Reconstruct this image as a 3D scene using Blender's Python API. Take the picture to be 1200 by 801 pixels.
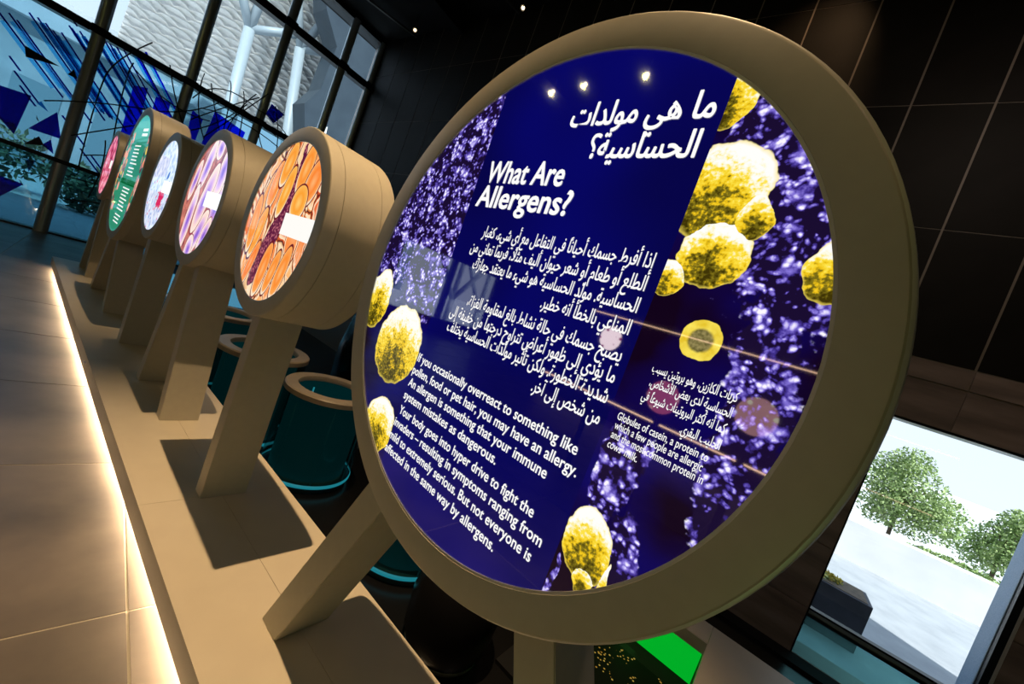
import bpy, bmesh, math, random
import numpy as np
from mathutils import Vector, Matrix

for o in list(bpy.data.objects): bpy.data.objects.remove(o)
scene = bpy.context.scene
col = scene.collection

# ------------------------------------------------------------ camera, sky, sun, exposure
cam_data = bpy.data.cameras.new('camera')
cam_data.sensor_fit = 'HORIZONTAL'
cam_data.sensor_width = 36.0
cam_data.lens = 36.0 * 460.66 / 1200.0
cam_data.clip_start = 0.02
cam_data.clip_end = 400
cam = bpy.data.objects.new('camera', cam_data)
col.objects.link(cam)
yaw, pit, rol = math.radians(54.0239), math.radians(-2.9108), math.radians(20.3696)
fwd = Vector((math.sin(yaw)*math.cos(pit), math.cos(yaw)*math.cos(pit), math.sin(pit)))
rgt = Vector((math.cos(yaw), -math.sin(yaw), 0))
upv = rgt.cross(fwd)
r2 = rgt*math.cos(rol) + upv*math.sin(rol)
u2 = -rgt*math.sin(rol) + upv*math.cos(rol)
CAMZ = 1.44
cam.matrix_world = Matrix(((r2.x, u2.x, -fwd.x, 0), (r2.y, u2.y, -fwd.y, 0), (r2.z, u2.z, -fwd.z, CAMZ), (0, 0, 0, 1)))
scene.camera = cam

world = bpy.data.worlds.new('sky')
scene.world = world
world.use_nodes = True
wn = world.node_tree.nodes; wl = world.node_tree.links
bg = wn['Background']
wtc = wn.new('ShaderNodeTexCoord'); wsx = wn.new('ShaderNodeSeparateXYZ'); wr = wn.new('ShaderNodeValToRGB')
wl.new(wtc.outputs['Generated'], wsx.inputs[0]); wl.new(wsx.outputs['Z'], wr.inputs[0]); wl.new(wr.outputs[0], bg.inputs[0])
wr.color_ramp.elements[0].position = 0.0; wr.color_ramp.elements[0].color = (0.86, 0.92, 1.0, 1)
wr.color_ramp.elements[1].position = 1.0; wr.color_ramp.elements[1].color = (0.55, 0.74, 1.0, 1)
bg.inputs[1].default_value = 1.3

def add_light(name, kind, loc, energy, color, target=None, **kw):
    d = bpy.data.lights.new(name, kind); d.energy = energy; d.color = color
    for k, v in kw.items(): setattr(d, k, v)
    o = bpy.data.objects.new(name, d); col.objects.link(o); o.location = loc
    if target is not None:
        o.rotation_euler = (Vector(target)-Vector(loc)).to_track_quat('-Z', 'Y').to_euler()
    return o

add_light('sun', 'SUN', (-13, -11, 30), 7.0, (1.0, 0.96, 0.9), (0, 14, 0), angle=0.01)
WARM = (1.0, 0.68, 0.36)
# the gallery's ceiling spots (their housings are built further down)
SPOTS = [((0.765, 1.9, 7.0), 1750, 40), ((0.95, 6.3, 7.0), 620, 30)]
for (p, e, a) in SPOTS:
    add_light('ceiling_spot', 'SPOT', p, e, WARM, (p[0]+0.05, p[1]-0.5, 0), spot_size=math.radians(a), spot_blend=1.0, shadow_soft_size=0.02)
add_light('wall_washer', 'SPOT', (4.3, 0.8, 7.0), 90, (1.0, 0.6, 0.3), (5.2, 1.3, 5.3), spot_size=math.radians(55), spot_blend=1.0, shadow_soft_size=0.05)
# hall fill split over spots behind the visitor; some at mirrored glints, others added (housings further down)
BACK = [(-4.9, 7.6), (-4.9, 6.6), (-5.0, 5.1), (-5.0, 2.6), (-5.0, 0.2), (-5.0, -2.2)]
for (x, y) in BACK:
    add_light('hall_spot', 'SPOT', (x+0.05, y, 6.76), 17, (0.96, 0.84, 0.24), (0.8, y*0.5+1.2, 1.2), spot_size=math.radians(130), spot_blend=0.8, shadow_soft_size=0.035)
add_light('low_green_glow', 'POINT', (-1.3, -0.6, 0.35), 5.0, (0.5, 1.0, 0.3), shadow_soft_size=0.04)
add_light('gallery_fill', 'AREA', (3.0, -0.8, 5.5), 16, (1.0, 0.80, 0.66), (4.6, -0.8, 1.2), shape='DISK', size=1.2)  # added soft fill with no fixture, brightens the lower stone wall
add_light('tank_spot', 'SPOT', (2.05, 3.4, 6.9), 420, WARM, (2.1, 3.3, 0), spot_size=math.radians(26), spot_blend=1.0, shadow_soft_size=0.03)  # added spot without a housing, brightens the cream tank rings
scene.view_settings.view_transform = 'Standard'
scene.view_settings.look = 'None'
scene.view_settings.gamma = 1
scene.view_settings.exposure = 0.0
scene.view_settings.use_curve_mapping = False

# ------------------------------------------------------------ node expressions
class NT:
    def __init__(s, nt): s.nt = nt
    def node(s, t, **kw):
        n = s.nt.nodes.new(t)
        for k, v in kw.items(): setattr(n, k, v)
        return n
class X:
    """a scalar value in a node tree"""
    def __init__(s, t, sock): s.t = t; s.s = sock
    def _m(s, op, *a):
        n = s.t.node('ShaderNodeMath', operation=op)
        for i, v in enumerate((s,)+a):
            if isinstance(v, X): s.t.nt.links.new(v.s, n.inputs[i])
            else: n.inputs[i].default_value = v
        return X(s.t, n.outputs[0])
    def __add__(s, o): return s._m('ADD', o)
    __radd__ = __add__
    def __sub__(s, o): return s._m('SUBTRACT', o)
    def __rsub__(s, o): return (s*-1.0)+o
    def __mul__(s, o): return s._m('MULTIPLY', o)
    __rmul__ = __mul__
    def __truediv__(s, o): return s._m('DIVIDE', o)
    def mx(s, o): return s._m('MAXIMUM', o)
    def mn(s, o): return s._m('MINIMUM', o)
    def gt(s, o): return s._m('GREATER_THAN', o)
    def lt(s, o): return s._m('LESS_THAN', o)
    def pw(s, o): return s._m('POWER', o)
    def sqrt(s): return s._m('SQRT')
    def sin(s): return s._m('SINE')
    def abs(s): return s._m('ABSOLUTE')
    def fract(s): return s._m('FRACT')
    def floor(s): return s._m('FLOOR')
    def step(s, a, b):
        n = s.t.node('ShaderNodeMapRange', interpolation_type='SMOOTHSTEP')
        s.t.nt.links.new(s.s, n.inputs[0]); n.inputs[1].default_value = a; n.inputs[2].default_value = b
        return X(s.t, n.outputs[0])
class Tex:
    def __init__(s, mat, R=1.0):
        s.t = NT(mat.node_tree); s.R = R
        tc = s.t.node('ShaderNodeTexCoord'); sp = s.t.node('ShaderNodeSeparateXYZ')
        s.t.nt.links.new(tc.outputs['Object'], sp.inputs[0])
        s.u = X(s.t, sp.outputs[0])/R; s.v = X(s.t, sp.outputs[1])/R; s.w = X(s.t, sp.outputs[2])/R
    def vec(s, a, b, c=0.0):
        n = s.t.node('ShaderNodeCombineXYZ')
        for i, v in enumerate((a, b, c)):
            if isinstance(v, X): s.t.nt.links.new(v.s, n.inputs[i])
            else: n.inputs[i].default_value = v
        return n.outputs[0]
    def noise(s, sc, det=3.0, a=None, b=None, c=0.0, rough=0.5):
        n = s.t.node('ShaderNodeTexNoise')
        s.t.nt.links.new(s.vec(s.u if a is None else a, s.v if b is None else b, c), n.inputs['Vector'])
        n.inputs['Scale'].default_value = sc; n.inputs['Detail'].default_value = det; n.inputs['Roughness'].default_value = rough
        return X(s.t, n.outputs[0])
    def voro(s, sc, a=None, b=None, feature='F1', c=0.0):
        n = s.t.node('ShaderNodeTexVoronoi', feature=feature)
        s.t.nt.links.new(s.vec(s.u if a is None else a, s.v if b is None else b, c), n.inputs['Vector'])
        n.inputs['Scale'].default_value = sc
        colr = None
        if 'Color' in n.outputs and n.outputs['Color'].enabled:
            sp = s.t.node('ShaderNodeSeparateColor'); s.t.nt.links.new(n.outputs['Color'], sp.inputs[0]); colr = X(s.t, sp.outputs[0])
        return X(s.t, n.outputs['Distance']), colr
    def ramp(s, x, stops):
        n = s.t.node('ShaderNodeValToRGB'); cr = n.color_ramp
        while len(cr.elements) < len(stops): cr.elements.new(0.5)
        for e, (p, c) in zip(cr.elements, stops): e.position = p; e.color = (*c, 1)
        s.t.nt.links.new(x.s, n.inputs[0]); return n.outputs[0]
    def mix(s, f, a, b, blend='MIX'):
        n = s.t.node('ShaderNodeMix', data_type='RGBA', blend_type=blend)
        if isinstance(f, X): s.t.nt.links.new(f.s, n.inputs[0])
        else: n.inputs[0].default_value = f
        for i, c in ((6, a), (7, b)):
            if isinstance(c, tuple): n.inputs[i].default_value = (*c, 1)
            else: s.t.nt.links.new(c, n.inputs[i])
        return n.outputs[2]
    def ell(s, cx, cy, rx, ry, rot=0.0, u=None, v=None):
        """1 at the centre, 0 on the outline, negative outside"""
        u = (s.u if u is None else u)-cx; v = (s.v if v is None else v)-cy
        c, q = math.cos(math.radians(rot)), math.sin(math.radians(rot))
        a = (u*c+v*q)/rx; b = (v*c-u*q)/ry
        return 1.0-(a*a+b*b).sqrt(), b
    def rect(s, u0, u1, v0, v1, u=None, v=None):
        u = s.u if u is None else u; v = s.v if v is None else v
        return u.gt(u0)*u.lt(u1)*v.gt(v0)*v.lt(v1)

def new_mat(name):
    m = bpy.data.materials.new(name); m.use_nodes = True
    return m, m.node_tree.nodes['Principled BSDF']
def simple(name, colr, rough=0.5, metal=0.0, emit=None, es=1.0, spec=0.5):
    m, b = new_mat(name)
    b.inputs['Base Color'].default_value = (*colr, 1); b.inputs['Roughness'].default_value = rough
    b.inputs['Metallic'].default_value = metal; b.inputs['Specular IOR Level'].default_value = spec
    if emit: b.inputs['Emission Color'].default_value = (*emit, 1); b.inputs['Emission Strength'].default_value = es
    return m
def grainy(name, c0, c1, scale=8.0, rough=0.5, stretch=(1, 1, 1), bump=0.0, detail=6, spec=0.5, vary=0.0, metal=0.0):
    m, b = new_mat(name); nt = m.node_tree
    tc = nt.nodes.new('ShaderNodeTexCoord'); mp = nt.nodes.new('ShaderNodeMapping'); mp.inputs['Scale'].default_value = stretch
    nz = nt.nodes.new('ShaderNodeTexNoise'); nz.inputs['Scale'].default_value = scale; nz.inputs['Detail'].default_value = detail
    rp = nt.nodes.new('ShaderNodeValToRGB'); rp.color_ramp.elements[0].position = 0.3; rp.color_ramp.elements[1].position = 0.7
    rp.color_ramp.elements[0].color = (*c0, 1); rp.color_ramp.elements[1].color = (*c1, 1)
    nt.links.new(tc.outputs['Object'], mp.inputs[0]); nt.links.new(mp.outputs[0], nz.inputs['Vector']); nt.links.new(nz.outputs[0], rp.inputs[0])
    out = rp.outputs[0]
    if vary:
        oi = nt.nodes.new('ShaderNodeObjectInfo'); ma = nt.nodes.new('ShaderNodeMath'); ma.operation = 'MULTIPLY_ADD'
        ma.inputs[1].default_value = vary; ma.inputs[2].default_value = 1-vary/2
        hs = nt.nodes.new('ShaderNodeHueSaturation'); nt.links.new(oi.outputs['Random'], ma.inputs[0]); nt.links.new(ma.outputs[0], hs.inputs['Value'])
        nt.links.new(out, hs.inputs['Color']); out = hs.outputs[0]
    nt.links.new(out, b.inputs['Base Color'])
    b.inputs['Roughness'].default_value = rough; b.inputs['Specular IOR Level'].default_value = spec; b.inputs['Metallic'].default_value = metal
    if bump:
        bp = nt.nodes.new('ShaderNodeBump'); bp.inputs['Strength'].default_value = bump; bp.inputs['Distance'].default_value = 0.01
        nt.links.new(nz.outputs[0], bp.inputs['Height']); nt.links.new(bp.outputs[0], b.inputs['Normal'])
    return m
def film(name, tint, gloss=0.08, rough=0.02, body=None, bodyf=0.0):
    """thin clear or tinted sheet: see-through tint with a surface reflection"""
    m = bpy.data.materials.new(name); m.use_nodes = True; nt = m.node_tree; nt.nodes.clear()
    out = nt.nodes.new('ShaderNodeOutputMaterial'); tr = nt.nodes.new('ShaderNodeBsdfTransparent'); tr.inputs[0].default_value = (*tint, 1)
    last = tr.outputs[0]
    if body:
        df = nt.nodes.new('ShaderNodeBsdfDiffuse'); df.inputs[0].default_value = (*body, 1)
        tl = nt.nodes.new('ShaderNodeBsdfTranslucent'); tl.inputs[0].default_value = (*body, 1)
        m2 = nt.nodes.new('ShaderNodeMixShader'); m2.inputs[0].default_value = 0.5; nt.links.new(df.outputs[0], m2.inputs[1]); nt.links.new(tl.outputs[0], m2.inputs[2])
        m3 = nt.nodes.new('ShaderNodeMixShader'); m3.inputs[0].default_value = bodyf; nt.links.new(last, m3.inputs[1]); nt.links.new(m2.outputs[0], m3.inputs[2]); last = m3.outputs[0]
    gl = nt.nodes.new('ShaderNodeBsdfGlossy'); gl.inputs['Roughness'].default_value = rough
    lw = nt.nodes.new('ShaderNodeFresnel'); lw.inputs['IOR'].default_value = 1.45
    mx = nt.nodes.new('ShaderNodeMixShader'); ma = nt.nodes.new('ShaderNodeMath'); ma.operation = 'MULTIPLY'; ma.inputs[1].default_value = gloss/0.04
    ma.use_clamp = True
    nt.links.new(lw.outputs[0], ma.inputs[0]); nt.links.new(ma.outputs[0], mx.inputs[0]); nt.links.new(last, mx.inputs[1]); nt.links.new(gl.outputs[0], mx.inputs[2])
    nt.links.new(mx.outputs[0], out.inputs[0]); return m

M = {}
M['cream'] = grainy('drum_cream_lacquer', (0.55, 0.50, 0.40), (0.58, 0.53, 0.42), 30, 0.42, vary=0.0)
M['plinth'] = grainy('plinth_cream_laminate', (0.60, 0.53, 0.42), (0.64, 0.57, 0.45), 6, 0.38, spec=0.4)
M['seam'] = simple('seam_dark', (0.12, 0.10, 0.08), 0.7)
M['floor_tile'] = grainy('floor_stone_tile', (0.045, 0.038, 0.033), (0.17, 0.14, 0.112), 1.8, 0.36, bump=0.15, detail=9, vary=0.18)
M['grout'] = simple('floor_grout', (0.42, 0.38, 0.30), 0.7)
M['black_panel'] = grainy('black_wall_panel', (0.008, 0.007, 0.006), (0.012, 0.010, 0.009), 3, 0.55, vary=0.3, spec=0.12)
M['joint'] = simple('wall_joint_strip', (0.22, 0.18, 0.15), 0.5)
M['brown_stone'] = grainy('brown_veined_stone', (0.16, 0.115, 0.10), (0.34, 0.25, 0.215), 2.2, 0.35, stretch=(1, 0.6, 3.5), detail=5, vary=0.25)
M['black'] = simple('matt_black', (0.006, 0.006, 0.007), 0.75, spec=0.2)
M['satin_black'] = simple('satin_black', (0.008, 0.008, 0.009), 0.25)
M['mullion'] = simple('brushed_steel_mullion', (0.55, 0.66, 0.72), 0.25, 0.5)
M['transom'] = simple('dark_transom', (0.010, 0.014, 0.018), 0.35, 0.5)
M['glass_up'] = film('clear_window_glass', (0.86, 0.93, 0.97), 0.04)
M['glass_low'] = film('teal_window_glass', (0.25, 0.47, 0.56), 0.05)
M['glass_mid'] = film('pale_blue_window_glass', (0.50, 0.70, 0.80), 0.04)
M['glass_side'] = film('side_window_glass', (0.93, 0.97, 0.99), 0.04)
M['steel'] = simple('brushed_steel_rim', (0.72, 0.70, 0.68), 0.5, 0.6)
M['navy'] = film('navy_vinyl', (0.008, 0.05, 0.42), 0.04, 0.3)
M['sky_blue'] = film('light_blue_vinyl', (0.42, 0.80, 1.0), 0.04, 0.3)
M['mid_blue'] = film('mid_blue_vinyl', (0.06, 0.42, 0.68), 0.04, 0.3)
M['ink'] = film('ink_vinyl', (0.004, 0.02, 0.05), 0.04, 0.3)
M['royal'] = film('royal_blue_vinyl', (0.015, 0.10, 0.85), 0.04, 0.3)
M['wire'] = simple('dark_blue_wire', (0.004, 0.010, 0.025), 0.5)
M['white_text'] = simple('backlit_white_lettering', (0.0, 0.0, 0.0), 0.3, emit=(1, 0.99, 0.97), es=1.0)
M['lamp'] = simple('lamp_lens', (0, 0, 0), 0.3, emit=(1, 0.75, 0.45), es=6)
M['lamp_bright'] = simple('bright_lamp_lens', (0, 0, 0), 0.3, emit=(1, 0.75, 0.45), es=60)
M['led'] = simple('warm_led_strip', (0, 0, 0), 0.3, emit=(1.0, 0.76, 0.50), es=85)

# ------------------------------------------------------------ object helpers
def link(name, me, mat=None, parent=None, loc=None):
    o = bpy.data.objects.new(name, me)
    if mat is not None: me.materials.append(mat)
    col.objects.link(o)
    if loc is not None: o.location = loc
    if parent is not None: o.parent = parent
    return o
def tag(o, label=None, cat=None, group=None, kind=None):
    if label: o['label'] = label
    if cat: o['category'] = cat
    if group: o['group'] = group
    if kind: o['kind'] = kind
    return o
def empty(name, loc, label=None, cat=None, group=None, kind=None):
    o = bpy.data.objects.new(name, None); col.objects.link(o); o.location = loc; o.empty_display_size = 0.1
    return tag(o, label, cat, group, kind)
def mesh(name, vs, fs, smooth=False):
    me = bpy.data.meshes.new(name); me.from_pydata([tuple(v) for v in vs], [], fs); me.update()
    if smooth: me.polygons.foreach_set('use_smooth', [True]*len(me.polygons))
    return me
BF = [(0, 3, 2, 1), (4, 5, 6, 7), (0, 1, 5, 4), (1, 2, 6, 5), (2, 3, 7, 6), (3, 0, 4, 7)]
def boxv(x0, x1, y0, y1, z0, z1):
    return [(x0, y0, z0), (x1, y0, z0), (x1, y1, z0), (x0, y1, z0), (x0, y0, z1), (x1, y0, z1), (x1, y1, z1), (x0, y1, z1)]
def box(name, x0, x1, y0, y1, z0, z1, mat, parent=None, bev=0.0, origin=(0, 0, 0)):
    ox, oy, oz = origin
    me = mesh(name, boxv(x0-ox, x1-ox, y0-oy, y1-oy, z0-oz, z1-oz), BF)
    if bev:
        bm = bmesh.new(); bm.from_mesh(me); bmesh.ops.bevel(bm, geom=bm.edges[:], offset=bev, segments=2, affect='EDGES', profile=0.7); bm.to_mesh(me); bm.free()
    return link(name, me, mat, parent)
def cbox(name, x0, x1, y0, y1, z0, z1, mat, parent=None, bev=0.0):
    """box whose own origin is its centre (so grain and tint vary from piece to piece)"""
    c = ((x0+x1)/2, (y0+y1)/2, (z0+z1)/2)
    o = box(name, x0, x1, y0, y1, z0, z1, mat, None, bev, c); o.location = c
    if parent is not None: o.parent = parent; o.location = Vector(c)-parent.location
    return o
def lathe(profile, n=96, axis_pts=None):
    """profile of (a, r) turned about the local Z axis, a along Z"""
    vs = []; fs = []; k = len(profile)
    for i in range(n):
        t = 2*math.pi*i/n
        for (a, r) in profile: vs.append((r*math.cos(t), r*math.sin(t), a))
    for i in range(n):
        j = (i+1) % n
        for q in range(k-1): fs.append((i*k+q, j*k+q, j*k+q+1, i*k+q+1))
    return vs, fs
def tube_mesh(name, pts, r, n=6, radii=None):
    pts = [Vector(p) for p in pts]; vs = []; fs = []
    for i, p in enumerate(pts):
        d = (pts[min(i+1, len(pts)-1)]-pts[max(i-1, 0)]).normalized()
        a = d.cross(Vector((0, 0, 1)));
        if a.length < 1e-3: a = d.cross(Vector((1, 0, 0)))
        a.normalize(); b = d.cross(a); rr = radii[i] if radii else r
        for k in range(n):
            t = 2*math.pi*k/n; vs.append(p+a*rr*math.cos(t)+b*rr*math.sin(t))
    for i in range(len(pts)-1):
        for k in range(n): fs.append((i*n+k, i*n+(k+1) % n, (i+1)*n+(k+1) % n, (i+1)*n+k))
    fs.append(tuple(range(n))[::-1]); fs.append(tuple((len(pts)-1)*n+k for k in range(n)))
    return mesh(name, vs, fs, True)
def smooth_by_angle(me, ang=35):
    me.polygons.foreach_set('use_smooth', [True]*len(me.polygons))
    bm = bmesh.new(); bm.from_mesh(me)
    for e in bm.edges:
        e.smooth = not (len(e.link_faces) == 2 and e.calc_face_angle(0) > math.radians(ang))
    bm.to_mesh(me); bm.free()

# ------------------------------------------------------------ the setting: floor
PLX0, PLX1, PLY0, PLY1 = 0.573, 1.19, -2.0, 7.85
PITX, PITZ = 1.19, -0.69
YC, XW = 11.14, 5.207
floor = empty('floor', (0, 0, 0), kind='structure')
box('screed', -9.0, PITX-0.02, -6, YC+0.3, -0.35, -0.0025, M['grout'], floor)
ang = math.radians(-6.5); ca, sa = math.cos(ang), math.sin(ang); T = 1.062
tile_me = mesh('tile', boxv(-T/2+.004, T/2-.004, -T/2+.004, T/2-.004, -0.012, 0.0), BF)
tile_me.materials.append(M['floor_tile'])
gx0, gy0 = 0.515, 1.545
for i in range(-9, 2):
    for j in range(-7, 11):
        lx, ly = (i+0.5)*T, (j+0.5)*T
        wx, wy = gx0+lx*ca-ly*sa, gy0+lx*sa+ly*ca
        if wx > PITX+0.2 or wy > YC+0.3 or wx < -8.4 or wy < -5.4: continue
        if wx > 0.45 or wy > YC-0.6:      # cut the tiles that meet the pit edge or the glass
            bm = bmesh.new(); bm.from_mesh(tile_me); bm.transform(Matrix.Translation((wx, wy, 0)) @ Matrix.Rotation(ang, 4, 'Z'))
            for co, no in (((PITX-0.02, 0, 0), (1, 0, 0)), ((0, YC-0.05, 0), (0, 1, 0))):
                r = bmesh.ops.bisect_plane(bm, geom=bm.verts[:]+bm.edges[:]+bm.faces[:], plane_co=co, plane_no=no, clear_outer=True)
                bmesh.ops.edgeloop_fill(bm, edges=[e for e in bm.edges if e.is_boundary]) if any(e.is_boundary for e in bm.edges) else None
            if len(bm.verts):
                bm.transform(Matrix.Translation((-wx, -wy, 0))); me = bpy.data.meshes.new('tile'); bm.to_mesh(me)
                link('tile', me, M['floor_tile'], floor, (wx, wy, 0))
            bm.free()
        else:
            o = link('tile', tile_me, None, floor, (wx, wy, 0)); o.rotation_euler.z = ang
box('pit_wall', PITX-0.02, PITX, -6, YC+0.3, PITZ, -0.012, M['black'], floor)
box('pit_floor', PITX, XW+0.2, -6, YC+0.3, PITZ-0.1, PITZ, M['satin_black'], floor)

# ceiling, hidden walls
ceil = empty('ceiling', (0, 0, 7.16), kind='structure')
box('ceiling_slab', -9.2, XW+0.3, -6, YC+0.6, 0, 0.3, M['black'], ceil)
for (y0, y1) in ((-3.5, -3.3), (0.3, 0.5), (4.1, 4.3), (7.9, 8.1)):
    box('ceiling_beam', -9.0, XW, y0, y1, -0.25, 0.0, M['black'], ceil)
tag(box('wall_west', -9.2, -9.0, -6, YC+0.3, -0.35, 7.3, M['black']), kind='structure')
tag(box('wall_south', -9.2, XW+0.3, -6.2, -6, -0.8, 7.3, M['black']), kind='structure')

# ------------------------------------------------------------ the setting: dark panelled wall with a window
wall = empty('wall_east', (XW, 0, 0), kind='structure')
WY0, WY1, WZ0, WZ1 = -1.87, -0.72, -0.66, 1.87       # opening of the side window
def core(y0, y1, z0, z1): box('wall_core', 0.005, 0.35, y0, y1, z0, z1, M['joint'], wall)
core(WY1, YC+0.3, -0.8, 7.3); core(-6, WY0, -0.8, 7.3); core(WY0, WY1, WZ1, 7.3); core(WY0, WY1, -0.8, WZ0)
ys = [-5.87, -5.28, -4.68, -4.08, -3.49, -2.9, -2.3, -1.71, -1.117, -0.545, 0.055, 0.65, 1.28, 1.9, 2.55, 3.2, 3.85, 4.5, 5.15, 5.8, 6.47, 7.24, 7.98, 8.66, 9.37, 10.12, YC]
zs = [2.454, 3.694, 4.954, 6.2, 7.16]
for a, b in zip(ys[:-1], ys[1:]):
    for c, d in zip(zs[:-1], zs[1:]):
        cbox('wall_panel', XW, XW+0.006, a+0.009, b-0.009, c+0.005, d-0.005, M['black_panel'], wall)
sy = [-5.28, -3.49, -2.3, -1.123, 0.055, 1.28, 2.55, 3.85, 5.15, 6.47, 7.98, 9.37, YC]
def stone(y0, y1, z0, z1, back=0.0):
    cbox('stone_slab', XW-0.008, XW+0.006, y0+0.002, y1-0.002, z0+0.004, z1-0.004, M['brown_stone'], wall)
for a, b in zip(sy[:-1], sy[1:]):
    stone(a, b, 2.262, 2.45)
    stone(a, b, WZ1+0.0, 2.256)
low = [-0.69, -0.19, 0.44, 0.92, 1.40, WZ1]
for a, b in zip(low[:-1], low[1:]):
    stone(WY1, 0.2, a, b); stone(0.2, 1.6, a, b); stone(1.6, 3.2, a, b)
    stone(-3.0, WY0-0.01, a, b); stone(-4.4, -3.0, a, b)
win = empty('window_2', (XW, (WY0+WY1)/2, (WZ0+WZ1)/2), kind='structure')
def wb(name, x0, x1, y0, y1, z0, z1, m):
    l = win.location
    return box(name, x0, x1, y0-l.y, y1-l.y, z0-l.z, z1-l.z, m, win)
M['blue_jamb'] = grainy('blue_grey_jamb', (0.25, 0.38, 0.55), (0.36, 0.50, 0.66), 90, 0.5)
M['frost'] = film('frosted_teal_spandrel', (0.60, 0.92, 0.90), 0.05, 0.25, (0.45, 0.80, 0.80), 0.15)
wb('frame_top', -0.01, 0.30, WY0, WY1, WZ1-0.022, WZ1, M['transom'])
wb('frame_side', -0.01, 0.30, WY1-0.012, WY1, WZ0, WZ1, M['transom'])
wb('frame_side', -0.01, 0.05, WY0, WY0+0.045, WZ0, WZ1, M['transom'])
wb('jamb', 0.05, 0.30, WY0, WY0+0.05, WZ0, WZ1, M['blue_jamb'])
wb('bead', -0.014, -0.008, WY0-0.02, WY0, WZ0, WZ1, M['steel'])
wb('transom', -0.008, 0.07, WY0, WY1, -0.262, -0.235, M['transom'])
wb('transom', 0.02, 0.09, WY0, WY1, -0.235, -0.195, M['mullion'])
wb('transom', -0.008, 0.07, WY0, WY1, -0.195, -0.178, M['transom'])
wb('pane', 0.060, 0.066, WY0+0.04, WY1-0.01, -0.18, WZ1-0.02, M['glass_side'])
wb('spandrel_pane', 0.02, 0.03, WY0+0.04, WY1-0.01, WZ0, -0.26, M['frost'])
tag(box('trim_1', 4.99, XW, -6, 5, PITZ, PITZ+0.03, M['black']), kind='structure')

# ------------------------------------------------------------ the setting: tall glazed wall
cw = empty('window_1', (0, YC, 0), kind='structure')
ZT = [(1.30, 0.035), (3.65, 0.065), (5.92, 0.085)]
mx = [0.585+1.272*k for k in range(-2, 4)] + [5.165]
for k, x in enumerate(mx):
    z0 = PITZ if x > PITX else 0.0
    w = 0.085 if x < 5 else 0.06
    me = tube_mesh('mullion', [(0, -0.06, z0), (0, -0.06, 7.1)], 0.092 if x < 5 else 0.075, 28); smooth_by_angle(me, 50)
    link('mullion', me, M['mullion'], cw, (x, 0, 0))
for z, h in ZT:
    for a, b in zip(mx[:-1], mx[1:]):
        box('transom', a+0.02, b-0.02, -0.10, 0.10, z-h, z+h, M['transom'], cw)
    for x in mx:
        box('transom_cap', x-0.12, x+0.12, -0.165, -0.10, z-h, z+h, M['transom'], cw)
for a, b in zip(mx[:-1], mx[1:]):
    z0 = PITZ if a > 0.6 else 0.0
    zz = [z0, 1.27, 3.59, 5.84, 7.16]
    for i in range(4):
        box('pane', a+0.07, b-0.07, 0.02, 0.028, zz[i]+0.02, zz[i+1], [M['glass_low'], M['glass_mid'], M['glass_up'], M['glass_up']][i], cw)
box('sill', mx[0], XW, -0.08, 0.15, -0.01, 0.03, M['transom'], cw)
box('head', mx[0], XW, -0.1, 0.3, 7.05, 7.16, M['transom'], cw)
nw = empty('wall_north', (-5.5, YC, 0), kind='structure')
XN = mx[0]-0.10
for (x0, x1, z0, z1) in ((-9.2, -8.4, -0.35, 7.3), (-8.4, -4.2, -0.35, 0.4), (-8.4, -4.2, 2.6, 7.3), (-4.2, XN, -0.35, 7.3)):
    box('wall_core', x0+5.5, x1+5.5, 0, 0.3, z0, z1, M['black'], nw)
w3 = empty('window_3', (-6.3, YC, 1.5), kind='structure')
box('pane', -2.1, 2.1, 0.10, 0.106, -1.1, 1.1, M['glass_side'], w3)
for x in (-2.07, 0.0, 2.07): box('mullion', x-0.08, x+0.08, 0.0, 0.2, -1.1, 1.1, M['transom'], w3)
for z in (-1.07, 1.07): box('transom', -2.1, 2.1, 0.0, 0.2, z-0.04, z+0.04, M['transom'], w3)

# blue graphics stuck on the glass and the wire net hung before it
def poly_xz(name, pts, m, y=YC-0.18, parent=None, t=0.004):
    n = len(pts); cx = sum(p[0] for p in pts)/n; cz = sum(p[1] for p in pts)/n
    vs = [(p[0]-cx, 0, p[1]-cz) for p in pts]+[(p[0]-cx, t, p[1]-cz) for p in pts]
    fs = [tuple(range(n)), tuple(range(2*n-1, n-1, -1))]+[(i, i+n, (i+1) % n+n, (i+1) % n) for i in range(n)]
    me = mesh(name, vs, fs)
    return link(name, me, m, parent, Vector((cx, y, cz+CAMZ))-(parent.location if parent else Vector((0, 0, 0))))
def strip(name, a, b, w, m, parent, y=YC-0.078):
    d = Vector((b[0]-a[0], b[1]-a[1])); nrm = Vector((-d.y, d.x)).normalized()*w/2
    return poly_xz(name, [(a[0]+nrm.x, a[1]+nrm.y), (b[0]+nrm.x, b[1]+nrm.y), (b[0]-nrm.x, b[1]-nrm.y), (a[0]-nrm.x, a[1]-nrm.y)], m, y, parent)
mural = empty('window_graphic', (0.6, YC-0.07, 1.5), 'blue vinyl stripes stuck in a slanting band on the tall glazed wall', 'graphic')
rs = random.Random(4)
dirv = Vector((0.70, -0.72)).normalized()
perp = Vector((dirv.y*-1, dirv.x))
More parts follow.
